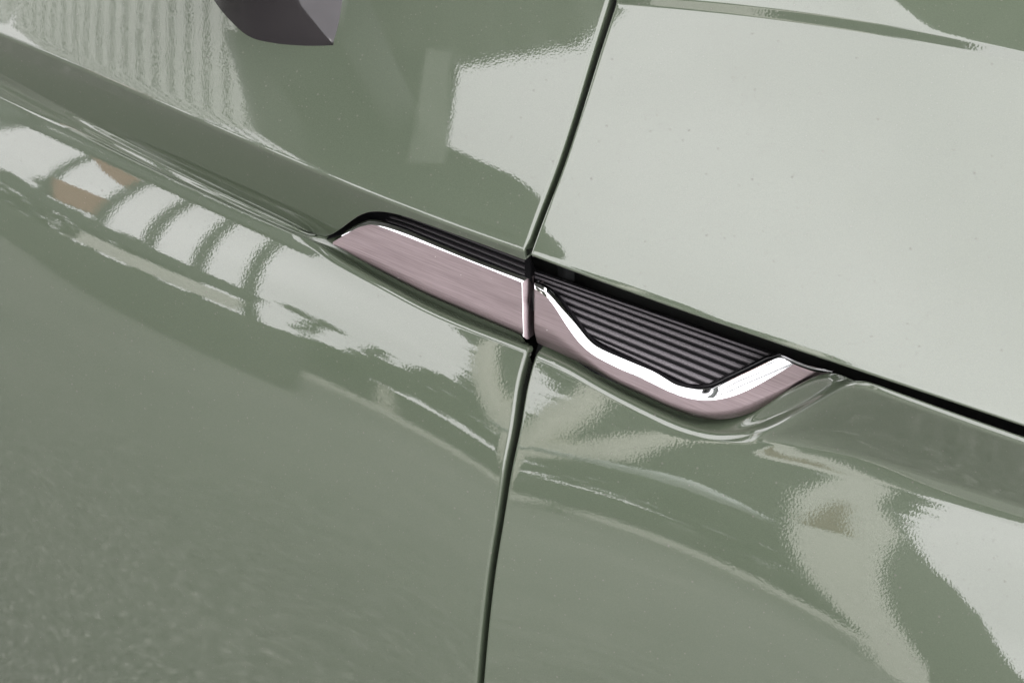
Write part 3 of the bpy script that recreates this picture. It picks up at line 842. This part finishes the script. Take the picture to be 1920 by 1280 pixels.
# raked steel frame on a low wall, with brick panels
frame = empty("steel_frame", (-5, -6, GZ), "dark raked steel frame with salmon brick panels mirrored below the door crease", "frame")
feet = [(-10.6, -12.2), (-8.5, -10.0), (-6.9, -8.3), (-5.75, -7.1), (-4.95, -6.35), (-4.3, -5.65), (-3.74, -4.95)]
for xb, xt in feet:
    part_of("post", *beam((xb + .6, -6, GZ), (xb + .6 + (xt - xb - .95) * .76, -6, 5.55), .11, .12), [STEEL], frame)
part_of("roof_beam", *beam((-12.5, -6, 5.95), (-4.3, -6, 5.85), .75, .3), [STEEL], frame)
part_of("sill_beam", *beam((-9.2, -6, 1.75), (-3.7, -6, 1.45), .4, .3), [STEEL], frame)
V, F = [], []; box(V, F, (-10, -6.15, GZ), (-3.0, -5.85, .55)); part_of("base_wall", V, F, [SLATE], frame)
for q in (((-7.3, 2.9), (-6.2, 3.1), (-5.95, 2.1), (-6.75, 1.9)), ((-8.0, 5.4), (-6.95, 5.3), (-6.6, 4.2), (-7.3, 4.7))):
    V = [(x, -6.05, z) for x, z in q] + [(x, -5.95, z) for x, z in q]
    part_of("brick_panel", V, [(0, 3, 2, 1), (4, 5, 6, 7), (0, 1, 5, 4), (1, 2, 6, 5), (2, 3, 7, 6), (3, 0, 4, 7)], [BRICK], frame)
V, F = [], []; box(V, F, (-5.7, -5.84, .62), (-3.6, -5.8, 1.1)); part_of("pale_panel", V, F, [PALE], frame)

kerb = empty("kerb", (-4, -9.2, GZ), "pale concrete kerb along the far side of the asphalt", "kerb")
V, F = [], []; box(V, F, (-.74, -9.32, GZ - .02), (.74, -9.17, GZ + .13))
ks = part_of("kerb_stone", V, F, [PALE], kerb); ks.location.x = -14.25
for k in range(1, 14):
    c = ks.copy(); COL.objects.link(c); c.location.x = -14.25 + k * 1.5
awning = empty("awning", (-1.5, -8.4, GZ), "pale sagging awning on a thin pole mirrored across the front fender", "awning")
au = curve_smooth([(-2.3, 1.75), (-2.0, 2.05), (-1.74, 2.5), (-1.42, 3.25), (-1.15, 3.1), (-.9, 2.75)], 40); al = curve_smooth([(-2.3, 1.6), (-2.0, 1.85), (-1.7, 2.15), (-1.4, 2.45), (-1.1, 2.5), (-.86, 2.45)], 40)
Ga = np.array([[(a[0] * (1 - v) + b[0] * v, -8.4 + .25 * math.sin(math.pi * v) * (1 + .4 * math.sin(i * .9)), a[1] * (1 - v) + b[1] * v) for i, (a, b) in enumerate(zip(au, al))] for v in np.linspace(0, 1, 7)])
o = mesh_from_grids("cloth", [Ga], [simple("pale_awning_cloth", (.62, .66, .66), .8, nscale=4, namp=.15)]); o.parent = awning; o.matrix_parent_inverse = Matrix.Translation(-awning.location)
part_of("pole", *beam((-1.42, -8.45, GZ), (-1.42, -8.45, 3.2), .05, .05), [STEEL], awning)

# fence along the far side of the yard
fence = empty("low_fence", (0, -11, GZ), "low dark fence along the far edge of the yard", "fence")
rnd_ = random.Random(4)
for k in range(60):
    x = -12 + k * .35
    V, F = [], []; box(V, F, (x, -11.02, GZ), (x + .335, -10.98, .42 + rnd_.uniform(-.03, .03))); part_of("board", V, F, [SLATE], fence)

# trees
def leaf_blobs(blobs, n, size, seed):
    r = np.random.default_rng(seed); V, F = [], []
    vol = np.array([b[3] * b[4] * b[5] for b in blobs]); vol /= vol.sum()
    for i in range(n):
        b = blobs[r.choice(len(blobs), p=vol)]
        d = r.normal(size=3); d /= np.linalg.norm(d); rr = r.uniform(.3, 1) ** .5
        c = np.array(b[:3]) + d * rr * np.array(b[3:])
        a = r.normal(size=3); a /= np.linalg.norm(a); t = np.cross(a, r.normal(size=3)); t /= np.linalg.norm(t)
        s = size * r.uniform(.6, 1.4); k = len(V)
        V += [c - a * s, c + t * s * .5, c + a * s, c - t * s * .5]; F.append((k, k+1, k+2, k+3))
    return V, F
def tree(x, y, trunks, blobs, n, size, seed, label, bark=BARK):
    t = empty("tree", (x, y, GZ), label, "tree")
    V, F = [], []
    for P in trunks:
        k0 = len(V)
        for p in P:
            for a in range(8): V.append((p[0] + p[3] * math.cos(a * math.pi / 4), p[1] + p[3] * math.sin(a * math.pi / 4), p[2]))
        for j in range(len(P) - 1):
            for a in range(8): F.append((k0 + j*8 + a, k0 + j*8 + (a+1) % 8, k0 + j*8 + 8 + (a+1) % 8, k0 + j*8 + 8 + a))
    o = part_of("trunk", V, F, [bark], t)
    V, F = leaf_blobs(blobs, n, size, seed); part_of("crown", V, F, [LEAF], t)
    return t
tree(-2.6, -9.5, [[(-2.25, -9.4, GZ, .26), (-2.45, -9.4, 2.5, .22), (-2.9, -9.4, 6.2, .19), (-3.4, -9.4, 10, .10)], [(-2.3, -9.4, 1.6, .16), (-2.12, -9.4, 3.4, .20), (-2.3, -9.4, 7.2, .12)]],
     [(-2.3, -11, 6.0, 1.1, .9, 4.6), (-1.5, -11, 4.6, .9, .8, 3.4), (-2.9, -11, 8.5, .8, .8, 2.4), (-1.6, -11, 9.4, 1.0, .8, 2.2), (-1.1, -11, 7.2, .6, .6, 2.0), (-3.0, -11, 3.6, .55, .6, 1.6), (-2.6, -11, 2.0, .9, .6, 1.8), (-1.3, -11, 2.0, .7, .6, 1.8), (-3.7, -11, 10.6, .8, .8, 1.8)], 6400, .26, 3,
     "tall dark tree with two pale leaning trunks mirrored in the front fender")
tree(-4.2, -10.6, [[(-4.2, -10.6, GZ, .1), (-4.2, -10.6, 1.2, .07)]],
     [(-4.2, -10.6, 1.5, .55, .5, .9), (-3.6, -10.6, 2.2, .45, .5, 1.5), (-4.9, -10.6, .8, .7, .5, .7), (-5.5, -10.6, 3.1, .5, .3, .22), (-4.45, -10.6, 2.7, .1, .2, .7), (-5.4, -10.6, 2.2, .12, .2, .8)], 2000, .16, 8,
     "low bushy tree under the bright sky mirrored in the door")
tree(-7.6, -7.6, [[(-7.6, -7.6, GZ, .12), (-7.5, -7.6, 1.4, .08)]],
     [(-9.3, -7.6, 1.6, .9, .4, 1.1), (-7.9, -7.6, 1.5, .8, .4, .9), (-6.7, -7.6, 1.7, .6, .4, .7), (-8.7, -7.6, 3.0, .45, .4, .5), (-6.0, -7.6, 1.4, .6, .4, .8)], 1700, .13, 12,
     "leafy shrub behind the raked steel frame mirrored at the door's left")
# pale pillar with a brown board
pillar = empty("pale_pillar", (-.45, -7, GZ), "pale rendered pillar with a brown board mirrored at the fender's right", "pillar")
V = [(-.42, -6.9, GZ), (-.20, -6.9, GZ), (-.20, -6.9, 4.0), (-.50, -6.9, 5.4), (-.66, -6.9, 7.2), (-1.0, -6.9, 7.2), (-.82, -6.9, 4.2), (-.64, -6.9, 2.5)]
nV = len(V); V += [(x, -7.1, z) for x, y, z in V]
part_of("shaft", V, [tuple(range(nV - 1, -1, -1)), tuple(range(nV, 2 * nV))] + [(i, (i + 1) % nV, (i + 1) % nV + nV, i + nV) for i in range(nV)], [PALE], pillar)
V = [(-.60, -6.89, 2.6), (-.40, -6.89, 3.0), (-.62, -6.89, 4.9), (-.60, -6.87, 2.6), (-.40, -6.87, 3.0), (-.62, -6.87, 4.9)]
part_of("brown_board", V, [(0, 2, 1), (3, 4, 5), (0, 1, 4, 3), (1, 2, 5, 4), (2, 0, 3, 5)], [BROWN], pillar)
# gabled shed behind it
shed = empty("shed", (.2, -11, GZ), "dark shed with a steep sloping gable behind the pale pillar", "shed")
V = [(-.9, -10, GZ), (3.2, -10, GZ), (3.2, -10, .5), (1.35, -10, .9), (.87, -10, 1.6), (.53, -10, 3.0), (-.03, -10, 4.5), (-.66, -10, 7.9), (-.9, -10, 7.9)]
nV = len(V); V += [(x, -13, z) for x, y, z in V]
part_of("wall", V, [tuple(range(nV)), tuple(range(2 * nV - 1, nV - 1, -1))] + [(i, i + nV, (i + 1) % nV + nV, (i + 1) % nV) for i in range(nV)], [SLATE], shed)
